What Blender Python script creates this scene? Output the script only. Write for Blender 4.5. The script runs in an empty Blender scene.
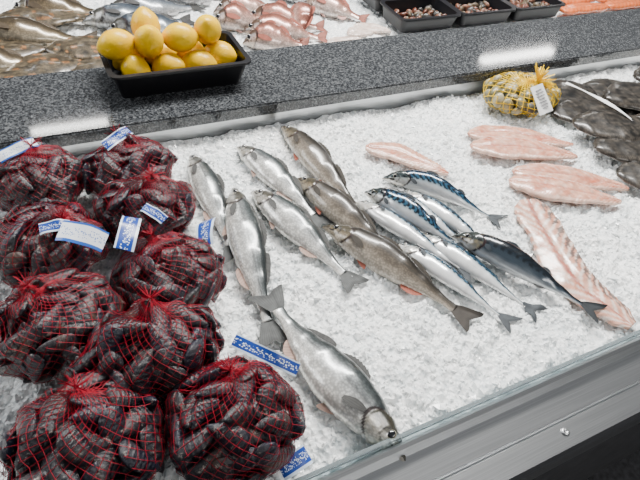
import bpy, math, random
from mathutils import Vector, Matrix, noise
from mathutils.bvhtree import BVHTree
random.seed(7)
ICE=.85
V=Vector
col=bpy.context.scene.collection

# ------------------------------------------------------------ helpers
def link(o,parent=None):
    col.objects.link(o)
    if parent: o.parent=parent
    return o
def lerp(a,b,t): return a+(b-a)*t
def mix(c1,c2,t): return tuple(c1[i]+(c2[i]-c1[i])*t for i in range(3))
def interp(tab,x):
    if x<=tab[0][0]: return tab[0][1]
    for i in range(len(tab)-1):
        x0,y0=tab[i];x1,y1=tab[i+1]
        if x<=x1:
            t=(x-x0)/(x1-x0)
            if isinstance(y0,tuple): return mix(y0,y1,t)
            t=t*t*(3-2*t)*.5+t*.5
            return y0+(y1-y0)*t
    return tab[-1][1]
class MB:
    def __init__(s): s.v=[];s.f=[];s.c=[];s.uv=[];s.m=[]
    def vert(s,p,c=(1,1,1),uv=(0,0)):
        s.v.append((p[0],p[1],p[2]));s.c.append((c[0],c[1],c[2],1));s.uv.append(uv);return len(s.v)-1
    def face(s,idx,m=0): s.f.append(tuple(idx));s.m.append(m)
    def grid(s,rows,m=0,closed=False):
        for i in range(len(rows)-1):
            a=rows[i];b=rows[i+1];n=len(a)
            for j in range(n if closed else n-1):
                k=(j+1)%n
                s.face((a[j],a[k],b[k],b[j]),m)
    def add(s,verts,faces,mtx,colr=(1,1,1),m=0):
        o=len(s.v)
        for p in verts:
            q=mtx@V(p);s.v.append((q.x,q.y,q.z));s.c.append((*colr,1));s.uv.append((p[0],p[1]))
        for f in faces: s.f.append(tuple(i+o for i in f));s.m.append(m)
    def obj(s,name,mats,parent=None,smooth=True,calc=False):
        me=bpy.data.meshes.new(name);me.from_pydata(s.v,[],s.f)
        at=me.color_attributes.new('Col','FLOAT_COLOR','POINT')
        at.data.foreach_set('color',[x for c in s.c for x in c])
        uvl=me.uv_layers.new(name='UVMap')
        li=[0]*len(me.loops);me.loops.foreach_get('vertex_index',li)
        uvl.data.foreach_set('uv',[x for i in li for x in s.uv[i]])
        me.polygons.foreach_set('material_index',s.m)
        me.polygons.foreach_set('use_smooth',[smooth]*len(me.polygons))
        for mt in mats: me.materials.append(mt)
        me.update()
        if calc:
            import bmesh
            bm=bmesh.new();bm.from_mesh(me);bmesh.ops.recalc_face_normals(bm,faces=bm.faces);bm.to_mesh(me);bm.free()
        o=bpy.data.objects.new(name,me);return link(o,parent)
def empty(name,loc=(0,0,0)):
    e=bpy.data.objects.new(name,None);e.empty_display_size=.05;e.location=loc;return link(e)

# ------------------------------------------------------------ materials
def mat(name,build):
    m=bpy.data.materials.new(name);m.use_nodes=True;nt=m.node_tree
    b=nt.nodes['Principled BSDF'];build(nt,b);return m
def N(nt,t,**k):
    n=nt.nodes.new(t)
    for a,v in k.items():
        if a in n.inputs: n.inputs[a].default_value=v
        else: setattr(n,a,v)
    return n
def ramp(nt,fac,stops):
    r=nt.nodes.new('ShaderNodeValToRGB');e=r.color_ramp.elements
    while len(e)<len(stops): e.new(.5)
    for i,(p,c) in enumerate(stops):
        e[i].position=p;e[i].color=(*c,1) if len(c)==3 else c
    nt.links.new(fac,r.inputs[0]);return r
def bump(nt,b,h,strength=.3,dist=.002):
    n=N(nt,'ShaderNodeBump');n.inputs['Strength'].default_value=strength;n.inputs['Distance'].default_value=dist
    nt.links.new(h,n.inputs['Height']);nt.links.new(n.outputs[0],b.inputs['Normal']);return n
def mixc(nt,fac,a,b_,mode='MIX'):
    n=nt.nodes.new('ShaderNodeMix');n.data_type='RGBA';n.blend_type=mode
    for s,vv in ((0,fac),(6,a),(7,b_)):
        if hasattr(vv,'links'): nt.links.new(vv,n.inputs[s])
        else: n.inputs[s].default_value=vv if s==0 else (*vv,1)
    return n.outputs[2]
def simple(name,c,rough=.4,metal=0,bs=0,bscale=200,var=.0,spec=.5):
    def f(nt,b):
        b.inputs['Roughness'].default_value=rough;b.inputs['Metallic'].default_value=metal
        b.inputs['Specular IOR Level'].default_value=spec
        tc=N(nt,'ShaderNodeTexCoord');n=N(nt,'ShaderNodeTexNoise',Scale=bscale,Detail=4.)
        nt.links.new(tc.outputs['Object'],n.inputs['Vector'])
        c2=tuple(max(0,x*(1-var)) for x in c);c3=tuple(min(1,x*(1+var)) for x in c)
        r=ramp(nt,n.outputs[0],[(.35,c2),(.65,c3)]);nt.links.new(r.outputs[0],b.inputs['Base Color'])
        if bs: bump(nt,b,n.outputs[0],bs,.002)
    return mat(name,f)

def colmat(name,rough=.3,metal=0.,scale_bump=0.,voro=260,coat=0.,noisev=.12,spec=.5,nb=0.,big=0.):
    def f(nt,b):
        at=N(nt,'ShaderNodeAttribute',attribute_name='Col')
        tc=N(nt,'ShaderNodeTexCoord')
        n=N(nt,'ShaderNodeTexNoise',Scale=70.,Detail=6.)
        nt.links.new(tc.outputs['Object'],n.inputs['Vector'])
        r=ramp(nt,n.outputs[0],[(.3,(1-noisev*2.5,)*3),(.7,(1+noisev*.2,)*3)])
        c=mixc(nt,1.,at.outputs[0],r.outputs[0],'MULTIPLY')
        b.inputs['Specular IOR Level'].default_value=spec
        if scale_bump:
            v=N(nt,'ShaderNodeTexVoronoi',Scale=float(voro))
            nt.links.new(tc.outputs['UV'],v.inputs['Vector'])
            r2=ramp(nt,v.outputs['Distance'],[(.2,(1.08,)*3),(.7,(.55,)*3)])
            c=mixc(nt,.85,c,mixc(nt,1.,c,r2.outputs[0],'MULTIPLY'))
            n3=N(nt,'ShaderNodeTexNoise',Scale=22.,Detail=3.);nt.links.new(tc.outputs['Object'],n3.inputs['Vector'])
            ad=N(nt,'ShaderNodeMath',operation='MULTIPLY_ADD');nt.links.new(n3.outputs[0],ad.inputs[0]);ad.inputs[1].default_value=-big;nt.links.new(v.outputs['Distance'],ad.inputs[2])
            bump(nt,b,ad.outputs[0],scale_bump,.0008)
        elif nb: bump(nt,b,n.outputs[0],nb,.002)
        nt.links.new(c,b.inputs['Base Color'])
        b.inputs['Roughness'].default_value=rough;b.inputs['Metallic'].default_value=metal
        b.inputs['Coat Weight'].default_value=coat;b.inputs['Coat Roughness'].default_value=.1
    return mat(name,f)
M_fish=colmat('fish_skin',.28,.36,-.45,200,.7,big=6.)
M_brown=colmat('brown_fish_skin',.34,.12,-.45,200,.6,big=6.,spec=.4)
M_mack=colmat('mackerel_skin',.22,.3,0,250,.6,noisev=.08)
M_fin=colmat('fish_fin',.65,0,0,coat=0,spec=.2)
M_fillet=colmat('fillet_flesh',.26,0,0,coat=.5,noisev=.16,nb=.35)
M_flat=colmat('flatfish_skin',.36,0,-.5,260,.35,noisev=.35,spec=.35,big=10.)
M_eye=colmat('fish_eye',.08,0,0,coat=1,noisev=0)

def f_ice(nt,b):
    tc=N(nt,'ShaderNodeTexCoord')
    n=N(nt,'ShaderNodeTexNoise',Scale=7.,Detail=5.);nt.links.new(tc.outputs['Object'],n.inputs['Vector'])
    v=N(nt,'ShaderNodeTexVoronoi',Scale=110.);nt.links.new(tc.outputs['Object'],v.inputs['Vector'])
    n2=N(nt,'ShaderNodeTexNoise',Scale=90.,Detail=4.);nt.links.new(tc.outputs['Object'],n2.inputs['Vector'])
    r=ramp(nt,n.outputs[0],[(.32,(.82,.85,.86)),(.6,(.97,.97,.955))])
    r2=ramp(nt,n2.outputs[0],[(.34,(.68,.72,.74)),(.54,(1,1,1))])
    nt.links.new(mixc(nt,1.,r.outputs[0],r2.outputs[0],'MULTIPLY'),b.inputs['Base Color'])
    m=N(nt,'ShaderNodeMath',operation='ADD');nt.links.new(v.outputs['Distance'],m.inputs[0]);nt.links.new(n2.outputs[0],m.inputs[1])
    bump(nt,b,m.outputs[0],.55,.006)
    b.inputs['Roughness'].default_value=.14;b.inputs['IOR'].default_value=1.33
M_ice=mat('crushed_ice',f_ice)
def f_chip(nt,b):
    tc=N(nt,'ShaderNodeTexCoord')
    n=N(nt,'ShaderNodeTexNoise',Scale=60.,Detail=2.);nt.links.new(tc.outputs['Object'],n.inputs['Vector'])
    r=ramp(nt,n.outputs[0],[(.3,(.88,.91,.92)),(.6,(.97,.98,.97))]);nt.links.new(r.outputs[0],b.inputs['Base Color'])
    b.inputs['Roughness'].default_value=.06;b.inputs['IOR'].default_value=1.33
M_chip=mat('ice_chips',f_chip)
def f_gran(nt,b):
    tc=N(nt,'ShaderNodeTexCoord')
    n=N(nt,'ShaderNodeTexNoise',Scale=170.,Detail=5.,Roughness=.7);nt.links.new(tc.outputs['Object'],n.inputs['Vector'])
    v=N(nt,'ShaderNodeTexVoronoi',Scale=240.);nt.links.new(tc.outputs['Object'],v.inputs['Vector'])
    r=ramp(nt,n.outputs[0],[(.38,(.010,.011,.013)),(.5,(.038,.041,.045)),(.64,(.115,.12,.125))])
    r2=ramp(nt,v.outputs['Color'],[(.1,(.6,.6,.6)),(.8,(1.3,1.3,1.3))])
    nt.links.new(mixc(nt,1.,r.outputs[0],r2.outputs[0],'MULTIPLY'),b.inputs['Base Color'])
    b.inputs['Roughness'].default_value=.06
M_gran=mat('speckled_granite',f_gran)
def f_steel(nt,b):
    tc=N(nt,'ShaderNodeTexCoord');mp=N(nt,'ShaderNodeMapping');mp.inputs['Scale'].default_value=(2,180,180)
    n=N(nt,'ShaderNodeTexNoise',Scale=3.,Detail=3.)
    nt.links.new(tc.outputs['Object'],mp.inputs[0]);nt.links.new(mp.outputs[0],n.inputs['Vector'])
    r=ramp(nt,n.outputs[0],[(.3,(.42,.43,.44)),(.7,(.56,.57,.58))]);nt.links.new(r.outputs[0],b.inputs['Base Color'])
    b.inputs['Metallic'].default_value=1;b.inputs['Roughness'].default_value=.3
    bump(nt,b,n.outputs[0],.08,.001)
M_steel=mat('brushed_steel',f_steel)
M_black=simple('black_plastic',(.006,.006,.008),.35,0,.1,300,.2,.35)
def f_lem(nt,b):
    tc=N(nt,'ShaderNodeTexCoord')
    n=N(nt,'ShaderNodeTexVoronoi',Scale=260.);nt.links.new(tc.outputs['Object'],n.inputs['Vector'])
    n2=N(nt,'ShaderNodeTexNoise',Scale=14.);nt.links.new(tc.outputs['Object'],n2.inputs['Vector'])
    r=ramp(nt,n2.outputs[0],[(.3,(.76,.42,.0)),(.7,(.84,.54,.0))]);nt.links.new(r.outputs[0],b.inputs['Base Color'])
    bump(nt,b,n.outputs['Distance'],.3,.0012);b.inputs['Roughness'].default_value=.3;b.inputs['Specular IOR Level'].default_value=.35
M_lemon=mat('lemon_peel',f_lem)
def f_mus(nt,b):
    tc=N(nt,'ShaderNodeTexCoord')
    at=N(nt,'ShaderNodeAttribute',attribute_name='Col')
    n=N(nt,'ShaderNodeTexNoise',Scale=30.,Detail=5.);nt.links.new(tc.outputs['Object'],n.inputs['Vector'])
    n2=N(nt,'ShaderNodeTexNoise',Scale=70.,Detail=7.,Roughness=.8);nt.links.new(tc.outputs['Object'],n2.inputs['Vector'])
    sx=N(nt,'ShaderNodeSeparateXYZ');nt.links.new(tc.outputs['UV'],sx.inputs[0])
    wv=N(nt,'ShaderNodeMath',operation='SINE');mu=N(nt,'ShaderNodeMath',operation='MULTIPLY');mu.inputs[1].default_value=65
    nt.links.new(sx.outputs[0],mu.inputs[0]);nt.links.new(mu.outputs[0],wv.inputs[0])
    r=ramp(nt,n.outputs[0],[(.35,(.003,.004,.007)),(.56,(.010,.010,.014)),(.74,(.045,.034,.028))])
    c=mixc(nt,1.,r.outputs[0],at.outputs[0],'MULTIPLY')
    m=ramp(nt,n2.outputs[0],[(.57,(0,0,0)),(.66,(1,1,1))])
    c=mixc(nt,m.outputs[0],c,(.28,.245,.215))
    nt.links.new(c,b.inputs['Base Color']);b.inputs['Roughness'].default_value=.28;b.inputs['Specular IOR Level'].default_value=.5
    ad=N(nt,'ShaderNodeMath',operation='MULTIPLY_ADD');nt.links.new(wv.outputs[0],ad.inputs[0]);ad.inputs[1].default_value=.10;nt.links.new(n2.outputs[0],ad.inputs[2])
    bump(nt,b,ad.outputs[0],.6,.0035)
M_mus=mat('mussel_shell',f_mus)
M_rednet=simple('red_net_plastic',(.27,.005,.018),.5,0,0,50,.25,.2)
M_yelnet=simple('yellow_net_plastic',(.80,.52,.0),.4,0,0,50,.1)
M_clam=colmat('clam_shell',.4,0,0,coat=.2,noisev=.25,nb=.5)
def tagmat(name,base,mark,edge,thr):
    def f(nt,b):
        tc=N(nt,'ShaderNodeTexCoord');sx=N(nt,'ShaderNodeSeparateXYZ');nt.links.new(tc.outputs['UV'],sx.inputs[0])
        mp=N(nt,'ShaderNodeMapping');mp.inputs['Scale'].default_value=(30,9,1);nt.links.new(tc.outputs['UV'],mp.inputs[0])
        n=N(nt,'ShaderNodeTexVoronoi',Scale=1.);nt.links.new(mp.outputs[0],n.inputs['Vector'])
        r0=ramp(nt,n.outputs['Distance'],[(0,(1,1,1)),(thr,(0,0,0))]);r0.color_ramp.interpolation='CONSTANT'
        band=ramp(nt,sx.outputs[1],[(0,(0,0,0)),(.30,(1,1,1)),(.72,(0,0,0))]);band.color_ramp.interpolation='CONSTANT'
        fac=mixc(nt,1.,r0.outputs[0],band.outputs[0],'MULTIPLY')
        eb=ramp(nt,sx.outputs[1],[(0,(1,1,1)),(.14,(0,0,0)),(.9,(1,1,1))]);eb.color_ramp.interpolation='CONSTANT'
        c=mixc(nt,fac,base,mark);c=mixc(nt,eb.outputs[0],c,edge)
        nt.links.new(c,b.inputs['Base Color']);b.inputs['Roughness'].default_value=.3
    return mat(name,f)
M_tag=tagmat('tag_white',(.74,.78,.84),(.10,.20,.50),(.02,.10,.42),.34)
M_tag2=tagmat('tag_blue',(.008,.05,.30),(.70,.78,.90),(.60,.70,.82),.40)
M_white=simple('white_label',(.80,.80,.79),.45,0,0,50,.03)
M_print=simple('label_print',(.12,.12,.14),.5)
M_floor=simple('floor_dark_vinyl',(.03,.03,.034),.5,0,.1,60,.5)
M_panel=simple('counter_panel',(.06,.06,.065),.5,0,0,20,.2)
def f_glass(nt,b):
    n=N(nt,'ShaderNodeTexNoise',Scale=5.);r=ramp(nt,n.outputs[0],[(0,(.70,.84,.88)),(1,(.78,.88,.92))]);nt.links.new(r.outputs[0],b.inputs['Base Color'])
    b.inputs['Roughness'].default_value=.05;b.inputs['Transmission Weight'].default_value=.8;b.inputs['IOR'].default_value=1.45
M_glass=mat('glass_edge',f_glass)

# ------------------------------------------------------------ shell
def box(name,x0,x1,y0,y1,z0,z1,m,bev=.0,parent=None):
    me=bpy.data.meshes.new(name);import bmesh
    bm=bmesh.new();bmesh.ops.create_cube(bm,size=1)
    for v in bm.verts: v.co=V((lerp(x0,x1,v.co.x+.5),lerp(y0,y1,v.co.y+.5),lerp(z0,z1,v.co.z+.5)))
    if bev: bmesh.ops.bevel(bm,geom=bm.edges[:],offset=bev,segments=3,affect='EDGES')
    bm.to_mesh(me);bm.free();me.materials.append(m)
    for p in me.polygons: p.use_smooth=False
    return link(bpy.data.objects.new(name,me),parent)
X0,X1=-1.0,3.4
box('floor',-5,8,-4,7,-.1,0,M_floor)
def iceh(x,y):
    p=V((x,y,0))
    return ICE-.004+.012*noise.noise(p*6)+.009*noise.noise(p*19)+.009*noise.noise(p*45)
def ice_bed(name,x0,x1,y0,y1,step,jit=.0021):
    nx=int((x1-x0)/step);ny=int((y1-y0)/step)
    mb=MB();rows=[]
    for j in range(ny+1):
        y=lerp(y0,y1,j/ny);row=[]
        for i in range(nx+1):
            x=lerp(x0,x1,i/nx);row.append(mb.vert((x+random.uniform(-1,1)*jit*.9,y+(random.uniform(-1,1)*jit*.9 if 0<j<ny else 0),iceh(x,y)+random.uniform(-1,1)*jit)))
        rows.append(row)
    mb.grid(rows)
    return mb.obj(name,[M_ice],smooth=False)
ice=ice_bed('ice_bed',X0,2.7,.285,1.205,.0068)
ice2=ice_bed('ice_bed',X0,X1,1.53,2.75,.011,.003)
mb=MB()
def chunk_tpl():
    vs=[V(v) for v in [(1,0,0),(-1,0,0),(0,1,0),(0,-1,0),(0,0,1),(0,0,-1)]]
    return vs,[(0,2,4),(2,1,4),(1,3,4),(3,0,4),(2,0,5),(1,2,5),(3,1,5),(0,3,5)]
oct_v,oct_f=chunk_tpl()
def rot_rand():
    return Matrix.Rotation(random.uniform(0,6.28),4,'Z')@Matrix.Rotation(random.uniform(0,6.28),4,'X')@Matrix.Rotation(random.uniform(0,6.28),4,'Y')
for i in range(17000):
    x=random.uniform(-.4,2.3);y=random.uniform(.29,1.2)
    s=random.uniform(.0024,.0055)*(1.8 if random.random()<.16 else 1)
    mt=Matrix.Translation((x,y,iceh(x,y)+s*.1))@rot_rand()@Matrix.Diagonal((s*random.uniform(.8,1.6),s*random.uniform(.7,1.1),s*random.uniform(.5,1),1))
    mb.add(oct_v,oct_f,mt)
mb.obj('ice_chips',[M_chip],ice,smooth=False)

# counter body, one parent
ctr=empty('fish_counter')
box('granite_ledge',X0,X1,1.20,1.50,ICE+.035,ICE+.07,M_gran,.004,ctr)
box('steel_riser',X0,X1,1.207,1.225,ICE-.12,ICE+.035,M_steel,0,ctr)
box('steel_riser_rear',X0,X1,1.475,1.53,ICE-.12,ICE+.034,M_steel,.002,ctr)
box('base_cabinet',X0,X1,.20,2.80,.08,ICE-.10,M_panel,0,ctr)
box('rear_upstand',X0,X1,2.75,2.80,ICE-.12,ICE+.12,M_steel,.002,ctr)
box('end_panel_left',X0-.03,X0,.20,2.80,.05,ICE+.04,M_steel,.002,ctr)
box('end_panel_right',X1,X1+.03,.20,2.80,.05,ICE+.04,M_steel,.002,ctr)
box('end_divider',2.7,2.73,.27,1.21,ICE-.1,ICE+.03,M_steel,.002,ctr)
prof=[(.268,-.10),(.268,.028),(.262,.033),(.256,.028),(.252,.004),(.205,-.002),(.203,-.010),(.199,-.010),(.197,-.002),(.168,-.004),(.158,-.010),(.152,-.022),(.152,-.070),(.160,-.075),(.17,-.075),(.20,-.10)]
mb=MB();rows=[]
for x in (X0,X1):
    rows.append([mb.vert((x,y,ICE+z)) for y,z in prof])
mb.grid(rows,closed=True);mb.face(rows[0]);mb.face(rows[1][::-1])
mb.obj('front_rail',[M_steel],ctr,smooth=False,calc=True)
box('glass_lip',X0,X1,.270,.279,ICE-.06,ICE+.036,M_glass,.002,ctr)
def screw(x,y,z):
    mb=MB();rows=[]
    for r,h in ((.0075,0),(.0075,.0015),(.006,.003),(.0026,.0034),(.0024,.0018),(.0001,.0018)):
        rows.append([mb.vert((x+r*math.cos(a*math.pi/8),y+r*math.sin(a*math.pi/8),z+h)) for a in range(16)])
    mb.grid(rows,closed=True);return mb.obj('rail_screw',[M_steel],ctr)
for x in (-.4,.13,.663,1.2,1.73,2.26): screw(x,.182,ICE-.003)

# ------------------------------------------------------------ fish
def path(pts):
    P=[V((a/1000,b/1000,0)) for a,b in pts]
    P=[P[0]*2-P[1]]+P+[P[-1]*2-P[-2]]
    out=[]
    for i in range(1,len(P)-2):
        for k in range(24):
            t=k/24;a,b,c,d=P[i-1:i+3]
            out.append(.5*((2*b)+(c-a)*t+(2*a-5*b+4*c-d)*t*t+(3*b-a-3*c+d)*t**3))
    out.append(P[-2])
    L=[0]
    for i in range(1,len(out)): L.append(L[-1]+(out[i]-out[i-1]).length)
    tot=L[-1]
    def at(s):
        d=max(0,min(1,s))*tot
        for i in range(1,len(L)):
            if L[i]>=d:
                t=(d-L[i-1])/max(1e-9,L[i]-L[i-1]);p=out[i-1].lerp(out[i],t)
                i0=max(0,i-4);i1=min(len(out)-1,i+3)
                return p,(out[i1]-out[i0]).normalized()
        return out[-1],(out[-1]-out[-2]).normalized()
    return at,tot
HB=[(0,.04),(.012,.11),(.05,.25),(.10,.42),(.17,.63),(.27,.85),(.38,.98),(.48,1),(.60,.88),(.73,.62),(.85,.37),(.93,.25),(1,.27)]
WB=[(0,.05),(.015,.18),(.06,.42),(.13,.66),(.25,.92),(.42,1),(.6,.80),(.75,.5),(.88,.22),(1,.09)]
HM=[(0,.03),(.02,.18),(.08,.48),(.16,.72),(.26,.92),(.4,1),(.52,.94),(.68,.68),(.82,.36),(.94,.14),(1,.13)]
WM=[(0,.04),(.02,.25),(.08,.6),(.18,.88),(.35,1),(.5,.92),(.68,.66),(.82,.34),(.94,.14),(1,.08)]
ST={
'bass':dict(ramp=[(-1,(.95,.92,.86)),(-.5,(.90,.88,.83)),(-.1,(.66,.67,.66)),(.18,(.36,.385,.39)),(.48,(.095,.11,.112)),(1,(.016,.020,.022))],H=HB,W=WB,fin=(.09,.09,.088),finw=(.5,.34,.28),tail=(.11,.115,.115)),
'brown':dict(ramp=[(-1,(.62,.55,.46)),(-.6,(.40,.345,.275)),(-.25,(.17,.14,.11)),(.15,(.07,.056,.040)),(.5,(.028,.022,.016)),(1,(.010,.008,.006))],H=HB,W=WB,fin=(.05,.042,.034),finw=(.40,.12,.08),tail=(.05,.043,.037)),
'mack':dict(ramp=[(-1,(.92,.92,.91)),(-.35,(.80,.82,.83)),(-.05,(.40,.50,.56)),(.1,(.035,.115,.19)),(.6,(.013,.06,.12)),(1,(.008,.02,.035))],H=HM,W=WM,fin=(.07,.08,.09),finw=(.4,.4,.4),tail=(.07,.08,.09)),
'mackdark':dict(ramp=[(-1,(.65,.66,.66)),(-.75,(.38,.41,.44)),(-.5,(.05,.07,.09)),(.2,(.009,.016,.025)),(1,(.004,.006,.009))],H=HM,W=WM,fin=(.02,.03,.04),finw=(.2,.2,.2),tail=(.03,.035,.04)),
'pink':dict(ramp=[(-1,(.78,.68,.62)),(-.3,(.66,.42,.35)),(.3,(.45,.17,.12)),(1,(.16,.05,.035))],H=HB,W=WB,fin=(.42,.13,.09),finw=(.6,.35,.3),tail=(.32,.12,.09)),
'grey':dict(ramp=[(-1,(.65,.65,.65)),(-.4,(.36,.40,.44)),(.1,(.11,.14,.18)),(1,(.02,.03,.045))],H=HB,W=WB,fin=(.07,.07,.07),finw=(.4,.4,.4),tail=(.05,.05,.05)),
'cod':dict(ramp=[(-1,(.48,.42,.32)),(-.4,(.25,.19,.115)),(.1,(.10,.072,.04)),(1,(.022,.017,.010))],H=HB,W=WB,fin=(.09,.065,.04),finw=(.28,.22,.15),tail=(.06,.045,.03)),
}
def fish(name,pts,hm,wm,style='bass',ds=1,z0=0,z1=0,roll=0,NR=150,NS=44,eye=1.0):
    S=ST[style];at,tot=path(pts);bl=.86;mb=MB();mk=style.startswith('mack')
    seed=random.uniform(0,50)
    def frame(s):
        p,T=at(s*bl);L=V((-T.y,T.x,0))*ds
        hp=interp(S['H'],s);wp=interp(S['W'],s)
        r=roll*(1-.5*s)
        D=L*math.cos(r)-V((0,0,1))*math.sin(r)
        Sd=V((0,0,1))*math.cos(r)+L*math.sin(r)
        support=math.hypot(wm*wp*math.cos(r),hm*hp*math.sin(r))
        z=ICE+lerp(z0,z1,s)+.006*s+support*.80
        return V((p.x,p.y,z)),T,D,Sd,hm*hp,wm*wp
    def gill(a): return .235-.075*a*a-.02*a
    def surf(s,a,b):
        c,T,D,Sd,h,w=frame(s)
        if a<0: h*=1.06
        g=gill(a)
        k=1
        if s<g: k=1+.085*max(0,1-(g-s)/.10)
        if abs(s-(g-.085))<.008: k-=.02
        return c+D*(h*a*k)+Sd*(w*b*k)
    rows=[]
    for i in range(NR+1):
        s=(i/NR);s=s**1.15 if i<NR else 1
        row=[]
        for j in range(NS):
            ph=2*math.pi*j/NS;a=math.cos(ph);b=math.sin(ph)
            b2=math.copysign(abs(b)**.92,b)
            p=surf(s,a,b2)
            jit=.10*noise.noise(V((s*9,a*2,seed)))
            c=interp(S['ramp'],max(-1,min(1,a+jit)))
            g=gill(a)
            if s<g:
                n=noise.noise(V((s*40,a*5,seed+3)));c=mix(c,(.36,.29,.17),.35+.4*n)
                if a>-.05: c=mix(c,(.045,.043,.033),.65)
                if mk and a>0: c=mix(c,(.02,.04,.05),.6)
            if -.002<s-g<.016 and abs(a)<.95: c=mix(c,(.03,.015,.015),.92)
            if abs((s-(g-.085)))<.006 and abs(a)<.7: c=mix(c,(.03,.03,.03),.7)
            if s<.115 and abs(a-(-.10-2.8*s))<.12: c=(.015,.01,.01)
            if mk and s>.17:
                if a>.0:
                    w=math.sin(s*115+3.2*math.sin(a*6+seed)+1.5*noise.noise(V((s*20,a*3,seed))))
                    if style=='mack': c=mix(c,(.002,.004,.008),.95 if w>.0 else 0) if a<.97 else c
                    else: c=mix(c,(.002,.003,.004),.7 if w>.1 else 0)
            elif not mk and s>g and abs(a-(.20-.1*s))<.04: c=mix(c,(.04,.04,.04),.5)
            row.append(mb.vert(p,c,(s*tot*bl,a*hm*1.3)))
        rows.append(row)
    mb.grid(rows,0,True)
    mb.face(rows[0][::-1],0);mb.face(rows[-1],0)
    c,T,D,Sd,h,w=frame(1.0)
    TL=tot*(1-bl);spread=hm*(.88 if not mk else 1.05);fork=.42 if mk else .28
    rows=[];NC=24
    for r in range(9):
        t=r/8;row=[]
        for j in range(NC+1):
            q=j/NC*2-1
            ln=TL*(1-fork*(1-abs(q))**1.2-.06*abs(q)**6)*(1.02)
            half=lerp(h*.95,spread,t**.8)
            wz=.003*math.sin(q*5+seed)*t
            p=c-T*.004+T*(ln*t)+D*(q*half)+Sd*(wz)
            ih=iceh(p.x,p.y) if p.y<1.25 else ICE
            p.z=max(p.z-t*.004,ih+.005,ICE+.008+z1)
            cc=mix(S['tail'],(.02,.02,.02),.30 if j%2 else 0)
            if t>.85: cc=mix(cc,(.01,.01,.01),.3)
            row.append(mb.vert(p,cc))
        rows.append(row)
    mb.grid(rows,1)
    def mfin(s0,s1,a,height,colr,sweep=.6,spiky=False,n=16):
        rows=[[],[],[]]
        for j in range(n+1):
            u=j/n;s=lerp(s0,s1,u)
            base=surf(s,a,0.05);c,T,D,Sd,h,w=frame(s)
            hh=height*hm*(math.sin(math.pi*min(1,u*.85+.12))**.7)*(1-.45*u)
            if spiky and j%2: hh*=.8
            d=D*math.copysign(1,a)
            for k,tt in enumerate((-.12,.5,1)):
                p=base+d*(hh*tt)+T*(hh*tt*sweep)+Sd*(.001)
                if k: p.z=max(p.z,(iceh(p.x,p.y) if p.y<1.25 else ICE)+.004)
                rows[k].append(mb.vert(p,mix(colr,(.03,.03,.03),.3 if j%2 else 0)))
        mb.grid(rows,1)
    if mk:
        mfin(.36,.48,1,.28,S['fin'],.9,True);mfin(.66,.74,1,.2,S['fin'],.9)
        mfin(.66,.74,-1,.2,S['finw'],.9)
    else:
        mfin(.36,.56,1,.30,S['fin'],.7,True);mfin(.61,.80,1,.26,S['fin'],.8)
        mfin(.66,.80,-1,.36,S['finw'],.8);mfin(.33,.41,-.92,.45,S['finw'],1.6)
    for side in (1,-1):
        c0=surf(.252,-.18,side*.98);_,T,D,Sd,h,w=frame(.252)
        ln=hm*(.95 if not mk else .6);rows=[]
        for r in range(6):
            t=r/5;row=[]
            for j in range(9):
                q=j/8*2-1
                wdt=hm*.20*(math.sin(math.pi*min(.95,t*.75+.12)))
                p=c0+T*(ln*t)-D*(hm*.25*t)+D*(q*wdt)+Sd*side*(.0015+.0045*math.sin(t*2.4))
                row.append(mb.vert(p,mix(S['fin'],(.02,.02,.02),.4 if j%2 else 0)))
            rows.append(row)
        mb.grid(rows,1)
    for side in (1,-1):
        ce=surf(.110,.18,side*.95);_,T,D,Sd,h,w=frame(.110);er=hm*.19*eye
        rows=[]
        for r in range(9):
            th=r/8*math.pi*.5;row=[]
            for j in range(16):
                al=j/16*2*math.pi
                p=ce+(T*math.cos(al)+D*math.sin(al))*(er*math.sin(th))+Sd*side*(er*.6*math.cos(th))
                cc=(.003,.003,.005) if r<=5 else ((.50,.45,.30) if r<=6 else (.03,.03,.03))
                row.append(mb.vert(p,cc))
            rows.append(row)
        mb.grid(rows,2,True)
    return mb.obj(name,[M_mack if mk else (M_brown if style=='brown' else M_fish),M_fin,M_eye])

fish('sea_bass',[(282,1128),(279,971),(272,840),(262,735)],.032,.023,'bass',roll=-.3)
fish('sea_bass',[(339,970),(306,800),(276,620),(261,512)],.037,.027,'bass',z0=.004,z1=.0,roll=-.25)
fish('sea_bass',[(403,1128),(440,991),(472,860),(490,770)],.034,.024,'bass',roll=-.25)
fish('sea_bass',[(374,942),(421,780),(458,650),(474,585)],.036,.025,'bass',z0=.006,roll=-.25)
fish('sea_bass',[(373,246),(332,380),(308,490),(287,645)],.043,.031,'bass',ds=-1,z0=.0,z1=.012,roll=-.25)
fish('trout',[(553,1184),(567,1003),(585,830),(600,740)],.034,.025,'brown',z0=.0,roll=-.4)
fish('trout',[(496,958),(532,820),(581,680),(610,600)],.034,.025,'brown',z0=.004,roll=-.4)
fish('trout',[(482,778),(550,640),(616,508),(650,420)],.037,.026,'brown',z0=.006,roll=-.4)
fish('mackerel',[(704,890),(800,808),(870,700),(906,640)],.027,.023,'mack',z0=.006,roll=-.85)
fish('mackerel',[(629,850),(672,755),(716,640),(745,570)],.027,.023,'mack',z0=.012,z1=.02,roll=-.9)
fish('mackerel',[(592,835),(640,705),(686,590),(720,510)],.027,.020,'mack',roll=.35,z0=.0,z1=.012)
fish('mackerel',[(662,860),(715,760),(752,660),(785,575)],.026,.020,'mack',roll=.3)
fish('mackerel',[(715,835),(771,706),(812,590),(835,530)],.027,.020,'mack',roll=.15)
fish('mackerel',[(610,680),(668,540),(705,440),(728,385)],.026,.019,'mack',roll=.2)
fish('mackerel',[(672,690),(727,560),(768,455),(795,385)],.027,.020,'mack',roll=.15)
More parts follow.
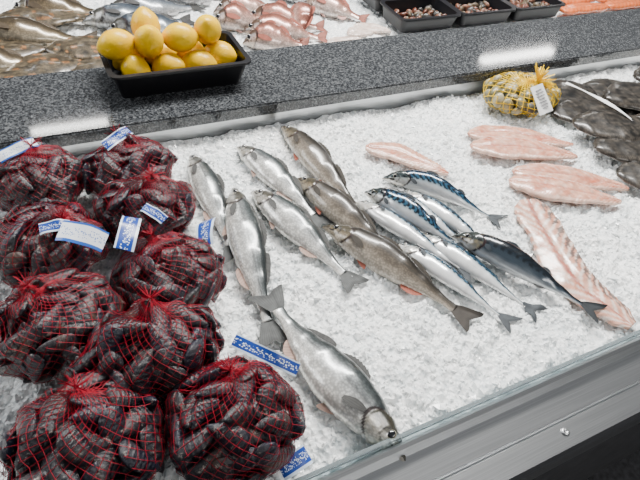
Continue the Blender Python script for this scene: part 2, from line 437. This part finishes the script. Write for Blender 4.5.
fish('mackerel',[(738,640),(810,520),(866,420),(910,335)],.030,.024,'mackdark',z0=.022,z1=.012,roll=-.6)

# ------------------------------------------------------------ slabs (fillets, flatfish)
def slab(name,pts,hw,th,prof,cf,mt,z0=0,wob=.12,NR=130,NS=52,sharp=.55):
    at,tot=path(pts);mb=MB();rows=[];sd=random.uniform(0,99)
    for i in range(NR+1):
        s=i/NR;p,T=at(s);L=V((-T.y,T.x,0));w=hw*interp(prof,s);row=[]
        wl=w*(1+wob*noise.noise(V((s*5,sd,0)))+.3*wob*noise.noise(V((s*25,sd,4))));wr=w*(1+wob*noise.noise(V((s*5,sd,9)))+.3*wob*noise.noise(V((s*25,sd,14))))
        for j in range(NS):
            ph=2*math.pi*j/NS;a=math.cos(ph);b=math.sin(ph)
            ww=wl if a>0 else wr
            zz=th*(abs(b)**sharp)*min(1,.35+w/hw*.65) if b>0 else -.001
            q=V((p.x,p.y,0))+L*(ww*a)
            chev=.0009*math.sin((s*tot+abs(a)*ww*.8)*700) if b>0 and mt==M_fillet else 0
            h0=.005*noise.noise(V((q.x*16,q.y*16,sd)))
            if mt==M_fillet and b>0: h0-=.004*math.exp(-(a/.12)**2)
            q.z=ICE+.007+z0+zz+chev+h0
            row.append(mb.vert(q,cf(s,a,b,sd),(s*tot,a*w)))
        rows.append(row)
    mb.grid(rows,0,True);mb.face(rows[0][::-1]);mb.face(rows[-1])
    return mb.obj(name,[mt])
FP=[(0,.25),(.06,.6),(.2,.92),(.4,1),(.6,.9),(.8,.6),(.93,.35),(1,.12)]
def cf_fillet(s,a,b,sd):
    n2=noise.noise(V((s*16,a*6,sd+5)))
    st=max(0,math.sin((s*75+abs(a)*11+4*noise.noise(V((s*9,a*4,sd))))))*(.6+n2)
    n=noise.noise(V((s*8,a*2,sd)))
    c=mix((.58,.20,.12),(.74,.40,.28),.5+.9*n)
    c=mix(c,(.86,.69,.59),max(0,min(1,.5*st)))
    if abs(a)<.07: c=mix(c,(.40,.08,.05),.6)
    if abs(a)>.82: c=mix(c,(.80,.60,.50),.55)
    return c
def cf_fillet2(s,a,b,sd):
    st=max(0,math.sin((s*85+abs(a)*14+2*noise.noise(V((s*9,a*4,sd))))))
    n=noise.noise(V((s*12,a*3,sd)))
    c=mix((.60,.24,.15),(.74,.45,.34),.5+.7*n);c=mix(c,(.90,.82,.75),.8*st)
    if abs(a+.15)<.13: c=mix(c,(.40,.08,.06),.6+.4*n)
    if a>.40: 
        w=math.sin(s*80+a*14+4*noise.noise(V((s*14,a*5,sd))));c=mix(c,(.09,.085,.085),.8 if w>.1 else .05)
    return c
slab('fish_fillet',[(728,1020),(808,965),(885,852)],.040,.012,FP,cf_fillet,M_fillet)
slab('fish_fillet',[(1050,985),(1160,960),(1330,850)],.043,.013,FP,cf_fillet,M_fillet)
slab('fish_fillet',[(1010,925),(1140,880),(1290,795)],.050,.013,FP,cf_fillet,M_fillet,z0=.008)
slab('fish_fillet',[(1060,800),(1190,745),(1330,640)],.045,.013,FP,cf_fillet,M_fillet)
slab('fish_fillet',[(1015,765),(1130,690),(1250,600)],.050,.013,FP,cf_fillet,M_fillet,z0=.009)
FP2=[(0,.5),(.06,.8),(.2,.95),(.5,1),(.8,.85),(.93,.65),(1,.3)]
slab('fish_fillet',[(1020,690),(970,560),(935,430),(958,300)],.052,.014,FP2,cf_fillet2,M_fillet,wob=.25)
FF=[(0,.06),(.03,.3),(.12,.62),(.3,.95),(.45,1),(.62,.85),(.78,.5),(.86,.22),(.89,.2),(.95,.34),(1,.38)]
def cf_flat(s,a,b,sd):
    n=noise.noise(V((s*14,a*4,sd)))+.6*noise.noise(V((s*45,a*13,sd)))
    c=mix((.016,.014,.012),(.10,.084,.068),.45+.8*n)
    if abs(a)>.80 and s<.86: c=mix(c,(.13,.11,.09),.8 if int(s*140)%2 else .1)
    if abs(a)<.05: c=mix(c,(.02,.02,.02),.5)
    if .05<s<.09 and .2<a<.45: c=(.01,.01,.01)
    if b<0: c=(.6,.56,.52)
    return c
k=0
for (x,y,an,L) in [(1430,1000,-10,330),(1400,900,-25,330),(1385,790,-15,330),(1370,690,-30,330),(1640,1090,-20,330),(1620,980,-8,330),(1600,860,-28,330),(1590,750,-12,330),(1450,1090,-5,300),(1850,1060,-15,330),(1840,930,-15,330),(1820,800,-20,330),(1390,610,-20,330),(1600,640,-10,330)]:
    a=math.radians(an);dx,dy=math.cos(a)*L,math.sin(a)*L
    slab('flatfish',[(x-40,y),(x-40+dx/2,y+dy/2+8),(x-40+dx,y+dy)],.088,.022,FF,cf_flat,M_flat,z0=.002+.011*((k*3)%4),wob=.10,sharp=.9);k+=1

# ------------------------------------------------------------ shells & nets
def shell_tpl(L=1,Wd=.58,Th=.40,nu=14,nv=16):
    vs=[];fs=[]
    for i in range(nu+1):
        u=i/nu
        w=((1-(1-u)**2.2)**.75)*(max(0,1-u**7))**.5 if 0<u<1 else .02
        for j in range(nv):
            ph=2*math.pi*j/nv;a=math.cos(ph);b=math.sin(ph)
            bb=math.copysign(abs(b)**1.5,b)
            y=Wd*.5*w*a+.09*L*math.sin(u*3)
            vs.append(((u-.5)*L,y,Th*.5*w*bb*(1.2-.65*u)))
    for i in range(nu):
        for j in range(nv):
            k=(j+1)%nv;fs.append((i*nv+j,i*nv+k,(i+1)*nv+k,(i+1)*nv+j))
    fs.append(tuple(range(nv))[::-1]);fs.append(tuple(nu*nv+j for j in range(nv)))
    return vs,fs
MV,MF=shell_tpl()
def clam_tpl(nu=12,nv=16):
    vs=[];fs=[]
    for i in range(nu+1):
        th=math.pi*i/nu
        for j in range(nv):
            ph=2*math.pi*j/nv
            x=math.sin(th)*math.cos(ph)*.5;y=math.sin(th)*math.sin(ph)*.43;z=math.cos(th)*.27
            k=1-.25*max(0,y)
            vs.append((x*k,y,z+.01*math.sin(y*60)))
    for i in range(nu):
        for j in range(nv):
            k=(j+1)%nv;fs.append((i*nv+j,i*nv+k,(i+1)*nv+k,(i+1)*nv+j))
    return vs,fs
CV,CF=clam_tpl()
def orient(nrm,ang):
    z=nrm.normalized();x=z.orthogonal().normalized()
    x=Matrix.Rotation(ang,3,z)@x;y=z.cross(x)
    return Matrix((x,y,z)).transposed().to_4x4()
def prism(mb,a,b,r):
    d=(b-a)
    if d.length<1e-6: return
    d.normalize();u=d.orthogonal().normalized();w=d.cross(u);o=len(mb.v)
    for p in (a,b):
        for k in range(3):
            q=p+(u*math.cos(k*2.0944)+w*math.sin(k*2.0944))*r
            mb.v.append((q.x,q.y,q.z));mb.c.append((1,1,1,1));mb.uv.append((0,0))
    for k in range(3):
        k2=(k+1)%3;mb.f.append((o+k,o+k2,o+3+k2,o+3+k));mb.m.append(0)
def netbag(name,c,rad,n,size,mtshell,mtnet,pole,nu=66,nv=36,thick=.00042,cols=((1,1,1),),inner='mussels',tail=.03,strands=26):
    c=V(c);root=empty(name,c)
    mb=MB()
    ga=math.pi*(3-5**.5)
    layers=[(1.0,n),(.74,int(n*.8)),(.45,int(n*.4))]
    zmin=-c.z+ICE+.003
    for lf,cnt in layers:
        for i in range(cnt):
            z=1-2*(i+.5)/cnt;r=math.sqrt(1-z*z);th=ga*i+random.uniform(-.15,.15)
            d=V((r*math.cos(th),r*math.sin(th),z))
            L=size*random.uniform(.8,1.2)
            e=V((d.x*(rad[0]-L*.18),d.y*(rad[1]-L*.18),d.z*(rad[2]-L*.18)))*lf*random.uniform(.93,1.03)
            if e.z<zmin+L*.15: e.z=zmin+L*.15
            nr=V((d.x/rad[0],d.y/rad[1],d.z/rad[2])).normalized()+V([random.uniform(-.4,.4) for _ in range(3)])
            mt=Matrix.Translation(e)@orient(nr,random.uniform(0,6.28))@Matrix.Rotation(random.uniform(-.6,.6),4,'X')@Matrix.Diagonal((L,L*random.uniform(.9,1.1),L,1))
            mb.add(MV if inner=='mussels' else CV,MF if inner=='mussels' else CF,mt,random.choice(cols))
    mb.obj(inner,[mtshell],root)
    bvh=BVHTree.FromPolygons([V(v) for v in mb.v],mb.f)
    pole=V(pole).normalized();ax=orient(pole,random.uniform(0,6)).to_3x3()
    R=[[0]*nu for _ in range(nv+1)];D=[[None]*nu for _ in range(nv+1)]
    for i in range(nv+1):
        th=math.pi*(i/nv)
        for j in range(nu):
            ph=2*math.pi*j/nu+.12*math.sin(th*3+pole.x*9)
            d=ax@V((math.sin(th)*math.cos(ph),math.sin(th)*math.sin(ph),math.cos(th)))
            D[i][j]=d
            ell=1/math.sqrt((d.x/rad[0])**2+(d.y/rad[1])**2+(d.z/rad[2])**2)
            h=bvh.ray_cast(d*.4,-d,.4)
            R[i][j]=max(h[0].length if h[0] else 0,ell*.86)+.0014
    R0=[r[:] for r in R]
    for it in range(3):
        Rn=[r[:] for r in R]
        for i in range(nv+1):
            for j in range(nu):
                ii=max(0,i-1);ik=min(nv,i+1)
                av=(R[ii][j]+R[ik][j]+R[i][(j+1)%nu]+R[i][j-1])/4
                Rn[i][j]=max(R0[i][j],.5*R[i][j]+.5*av)
        R=Rn
    P=[[None]*nu for _ in range(nv+1)]
    for i in range(nv+1):
        for j in range(nu):
            p=D[i][j]*R[i][j]
            if p.z<zmin: p.z=zmin
            P[i][j]=p
    nb=MB()
    for i in range(1,nv):
        for j in range(nu):
            if (i+j)%2==0:
                prism(nb,P[i][j],P[i+1][(j+1)%nu],thick);prism(nb,P[i][j],P[i+1][j-1],thick)
    top=P[0][0]
    for q in range(strands):
        a=random.uniform(0,6.28);rr=random.uniform(.0,.005)
        side=pole.orthogonal().normalized();side2=pole.cross(side)
        p0=P[2][int(a/6.283*nu)%nu];p1=top+pole*.006+(side*math.cos(a)+side2*math.sin(a))*rr*.5
        out=(pole*.5+side*random.uniform(-1,1)+side2*random.uniform(-1,1)).normalized()
        p2=p1+out*tail*random.uniform(.4,1)
        p2.z=max(p2.z,zmin)
        prism(nb,p0,p1,thick*1.2);prism(nb,p1,p2,thick*1.3)
    nb.obj('net',[mtnet],root,smooth=False)
    return root
MC=((1,1,1),(1.2,1.1,1.1),(.7,.8,1.1),(2.2,1.8,1.6),(.9,.85,.9),(1.1,1.3,1.8))
bags=[(-64,1062,.098,.092,.062,(.1,.5,1)),(122,1048,.104,.085,.060,(-.1,.7,.8)),(123,889,.104,.082,.068,(.3,.2,1)),(-69,849,.105,.100,.070,(.6,-.1,1)),
(121,690,.100,.092,.072,(-.2,.6,1)),(-76,652,.108,.100,.075,(-.3,.3,1)),(49,530,.118,.090,.085,(.2,.5,1)),(-67,420,.115,.100,.080,(.1,.6,1)),(135,377,.104,.098,.082,(.1,.6,1))]
roots=[]
for x,y,rx,ry,rz,pl in bags:
    roots.append(netbag('mussel_net_bag',(x/1000,y/1000,ICE+rz*.97),(rx,ry,rz),64,.070,M_mus,M_rednet,pl,cols=MC))

def tag(parent,c,rz,w,h,mt,tilt=(0,0),curl=.008,name='tag'):
    mb=MB()
    M=Matrix.Translation(V(c))@Matrix.Rotation(math.radians(rz),4,'Z')@Matrix.Rotation(math.radians(tilt[0]),4,'X')@Matrix.Rotation(math.radians(tilt[1]),4,'Y')
    for k in range(2):
        rows=[]
        for i in range(13):
            u=i/12;row=[]
            for j in range(5):
                v=j/4
                row.append(mb.vert(M@V(((u-.5)*w,(v-.5)*h,curl*math.sin(u*math.pi)+.002*math.sin(u*9+v*2)-k*.0006)),(1,1,1),(u,v)))
            rows.append(row)
        mb.grid(rows)
    o=mb.obj(name,[mt])
    if parent:
        o.parent=parent;o.matrix_parent_inverse=Matrix.Translation(-V(parent.location))
    return o
Z=ICE
tag(roots[0],(-.085,1.090,Z+.122),28,.085,.024,M_tag,(35,0))
tag(roots[1],(.112,1.085,Z+.116),38,.080,.024,M_tag2,(35,0))
tag(roots[3],(-.005,.775,Z+.137),-35,.080,.040,M_tag,(20,10),curl=.014)
tag(roots[3],(-.045,.812,Z+.138),-5,.05,.022,M_tag2,(20,0),name='tag_end')
tag(roots[4],(.069,.757,Z+.138),68,.085,.034,M_tag2,(15,0),curl=.014)
tag(roots[2],(.126,.811,Z+.122),-60,.055,.020,M_tag2,(20,0))
tag(roots[4],(.223,.792,Z+.060),66,.080,.036,M_tag2,(-25,0),curl=.014)
tag(roots[8],(.205,.436,Z+.128),-50,.110,.022,M_tag2,(30,20))
tag(roots[8],(.200,.300,Z+.040),10,.05,.030,M_tag2,(20,0))

cb=netbag('clam_net_bag',(1.325,1.090,Z+.043),(.130,.098,.045),64,.042,M_clam,M_yelnet,(.55,-.25,.8),nu=56,nv=34,thick=.0012,
  cols=((.17,.16,.08),(.27,.24,.13),(.10,.10,.07),(.38,.34,.20)),inner='clams',tail=.06,strands=90)
lab=(1.290,.985,Z+.088)
tag(cb,lab,12,.066,.086,M_white,(42,0),curl=.004,name='label')
RM=Matrix.Rotation(math.radians(12),3,'Z')@Matrix.Rotation(math.radians(42),3,'X')
for i in range(7):
    tag(cb,V(lab)+RM@V((0,.028-.009*i,.0012)),12,.045 if i%3 else .032,.0018,M_print,(42,0),curl=.004,name='print_line')
tag(cb,(1.50,.948,Z+.070),-71,.23,.012,M_white,(5,4),curl=.01,name='strap')

# ------------------------------------------------------------ trays
def rrect(w,d,r,z,cx=0,cy=0,n=6):
    out=[]
    for q,(sx,sy) in enumerate(((1,1),(-1,1),(-1,-1),(1,-1))):
        for k in range(n+1):
            a=math.pi/2*(q+k/n)
            out.append((cx+sx*(w/2-r)+r*math.cos(a),cy+sy*(d/2-r)+r*math.sin(a),z))
    return out
def tray(name,cx,cy,z,w,d,h,taper=.03,mt=None,rot=0):
    mb=MB();loops=[rrect(w-taper*2,d-taper*2,.015,0),rrect(w-.012,d-.012,.02,h-.012),rrect(w-.012,d-.012,.02,h-.004),rrect(w+.008,d+.008,.024,h-.006),rrect(w+.008,d+.008,.024,h),rrect(w-.018,d-.018,.02,h),rrect(w-taper*2-.006,d-taper*2-.006,.015,.004)]
    rows=[[mb.vert(p) for p in l] for l in loops]
    mb.grid(rows,closed=True);mb.face(rows[0][::-1]);mb.face(rows[-1])
    o=mb.obj(name,[mt or M_black],smooth=False,calc=True);o.location=(cx,cy,z);o.rotation_euler=(0,0,rot);return o
GZ=ICE+.07
tray('lemon_tray',.325,1.393,GZ+.001,.362,.192,.072,.022)
def lemon(c,r,rot):
    mb=MB();rows=[]
    for i in range(25):
        th=math.pi*i/24;row=[]
        zz=math.cos(th);rr=math.sin(th)**.95*.92
        z=zz*1.08+ .13*math.copysign(abs(zz)**14,zz)
        for j in range(28):
            a=2*math.pi*j/28;row.append(mb.vert((rr*math.cos(a)*r,rr*math.sin(a)*r,z*r)))
        rows.append(row)
    mb.grid(rows,closed=True)
    o=mb.obj('lemon',[M_lemon]);o.location=c;o.rotation_euler=rot;return o
lem=[(.215,1.358,.054),(.298,1.360,.054),(.380,1.358,.054),(.445,1.385,.060),(.213,1.436,.054),(.296,1.438,.054),(.375,1.438,.054),
 (.182,1.395,.112),(.258,1.378,.120),(.340,1.385,.120),(.418,1.398,.128),(.268,1.448,.128)]
for x,y,z in lem:
    lemon((x,y,GZ+z-.004),.0395*random.uniform(.97,1.04),(random.uniform(0,3),random.uniform(0,3),random.uniform(0,3)))

# ------------------------------------------------------------ rear display
rf=[('pink',[(640,1740),(780,1690),(930,1640)]),('pink',[(700,1850),(820,1760),(960,1720)]),('pink',[(900,1850),(860,1740),(800,1640)]),('pink',[(620,1680),(720,1640),(840,1600)]),
('grey',[(150,1900),(330,1870),(520,1880)]),('grey',[(200,1810),(380,1790),(560,1800)]),('grey',[(230,1980),(400,1960),(580,1990)]),('cod',[(-160,1880),(0,1820),(190,1800)]),
('cod',[(-260,1700),(-110,1670),(60,1660)]),('pink',[(950,1930),(1050,1840),(1150,1750)]),('grey',[(850,2050),(1000,1990),(1160,1990)]),('cod',[(-50,2050),(110,1990),(280,1990)]),
('grey',[(420,2060),(560,2040),(700,2060)]),('pink',[(600,1930),(740,1900),(880,1920)]),('pink',[(560,1820),(660,1800),(780,1830)])]
for st,p in rf:
    fish({'pink':'red_gurnard','grey':'haddock','cod':'cod'}[st],p,.048,.034,st,z0=random.uniform(0,.02),z1=.0,NR=70,NS=24,roll=random.uniform(-.9,-.4))
def cf_plaice(s,a,b,sd):
    n=noise.noise(V((s*14,a*4,sd)));c=mix((.06,.045,.028),(.20,.155,.095),.5+.8*n)
    if noise.noise(V((s*11,a*5,sd+7)))>.42: c=(.45,.20,.07)
    if abs(a)>.8: c=mix(c,(.26,.2,.13),.5)
    return c
for x,y,an,zz in [(-230,1760,-5,.01),(-130,1600,8,.012),(20,1720,-12,.02),(60,1610,5,.008),(-100,1960,-10,.02)]:
    a=math.radians(an);dx,dy=math.cos(a)*290,math.sin(a)*290
    slab('plaice',[(x,y),(x+dx/2,y+dy/2+6),(x+dx,y+dy)],.078,.02,FF,cf_plaice,M_flat,z0=zz,wob=.08,sharp=.8,NR=80,NS=36)
for x,y,a in [(480,1680,20),(1010,1650,10),(1060,1710,-30),(350,1660,5),(340,1720,-10),(900,1590,5)]:
    r=math.radians(a);slab('white_fish_fillet',[(x,y),(x+70*math.cos(r),y+70*math.sin(r)+8),(x+140*math.cos(r),y+140*math.sin(r))],.035,.014,FP,lambda s,a,b,sd:mix((.70,.48,.40),(.8,.72,.65),.5+.5*noise.noise(V((s*9,a*3,sd)))),M_fillet)
def cf_sal(s,a,b,sd):
    st=.5+.5*math.sin(s*75+abs(a)*8);return mix((.75,.13,.02),(.85,.32,.14),st*.5)
for x,y in [(2030,1640),(2030,1720),(2030,1800),(2040,1880),(2310,1640),(2320,1720),(2330,1800),(2340,1880),(2060,1970),(2370,1970)]:
    slab('salmon_fillet',[(x,y),(x+140,y+8),(x+280,y)],.038,.02,FP2,cf_sal,M_fillet,z0=.01,NR=50,NS=30)
for cx,cy in [(1.33,1.69),(1.60,1.69),(1.87,1.69),(1.33,1.88),(1.60,1.88),(1.87,1.88)]:
    tr=tray('seafood_tray',cx,cy,ICE+.012,.262,.178,.055,.014)
    mb=MB()
    for i in range(80):
        L=random.uniform(.022,.036)
        mt=Matrix.Translation((random.uniform(-.10,.10),random.uniform(-.060,.060),.014+random.uniform(0,.010)))@rot_rand()@Matrix.Diagonal((L,L,L,1))
        mb.add(CV,CF,mt,random.choice(((.15,.045,.025),(.14,.10,.06),(.04,.036,.032),(.22,.10,.06))))
    mb.obj('shellfish',[M_clam],tr)

# ------------------------------------------------------------ light fixtures and lights
def emis(name,c,s):
    def f(nt,b):
        n=N(nt,'ShaderNodeTexNoise',Scale=2.);r=ramp(nt,n.outputs[0],[(0,c),(1,c)])
        nt.links.new(r.outputs[0],b.inputs['Emission Color']);b.inputs['Emission Strength'].default_value=s
    return mat(name,f)
M_tube=emis('fluorescent_diffuser',(1,.98,.94),38.)
def fixture(x,y,L=1.24,w=.05):
    e=empty('ceiling_light',(x,y,2.96))
    for nm,b,m in (('housing',(-L/2-.02,L/2+.02,-w-.02,w+.02,.0,.05),M_white),('diffuser',(-L/2,L/2,-w,w,-.03,.0),M_tube)):
        o=box(nm,*b,m,.006);o.parent=e
fixture(5.2,4.55,1.1,.055);fixture(.1,4.42,.60,.03)
def area(name,loc,sx,sy,pw,c,target):
    l=bpy.data.lights.new(name,'AREA');l.shape='RECTANGLE';l.size=sx;l.size_y=sy;l.energy=pw;l.color=c
    o=bpy.data.objects.new(name,l);o.location=loc;o.rotation_euler=(V(target)-V(loc)).to_track_quat('-Z','Y').to_euler();return link(o)
area('lamp_overhead',(1.3,2.0,3.1),2.2,.35,245,(1,.98,.94),(.8,.8,.85))
area('lamp_window',(-2.5,2.8,2.6),2.4,1.4,80,(.96,.98,1),(.5,.8,.85))
area('lamp_aisle',(1.5,-1.4,3.1),2.6,.3,42,(1,.98,.95),(.8,.8,.85))
w=bpy.data.worlds.new('world');bpy.context.scene.world=w;w.use_nodes=True
nt=w.node_tree;bg=nt.nodes['Background']
tc=N(nt,'ShaderNodeTexCoord');sx=N(nt,'ShaderNodeSeparateXYZ');nt.links.new(tc.outputs['Generated'],sx.inputs[0])
r=ramp(nt,sx.outputs[2],[(0.,(.15,.155,.165)),(.25,(.40,.415,.43)),(1,(.92,.95,.98))]);nt.links.new(r.outputs[0],bg.inputs['Color']);bg.inputs['Strength'].default_value=.31

# ------------------------------------------------------------ camera
cam=bpy.data.cameras.new('camera');cam.lens=36*553/640;cam.clip_start=.02
o=bpy.data.objects.new('camera',cam);link(o)
R=V((.896,-.4306,.1087)).normalized();Bk=V((-.3782,-.6118,.695)).normalized();U=Bk.cross(R).normalized();R=U.cross(Bk)
o.matrix_world=Matrix.Translation((0,0,ICE+.85))@Matrix((R,U,Bk)).transposed().to_4x4()
bpy.context.scene.camera=o
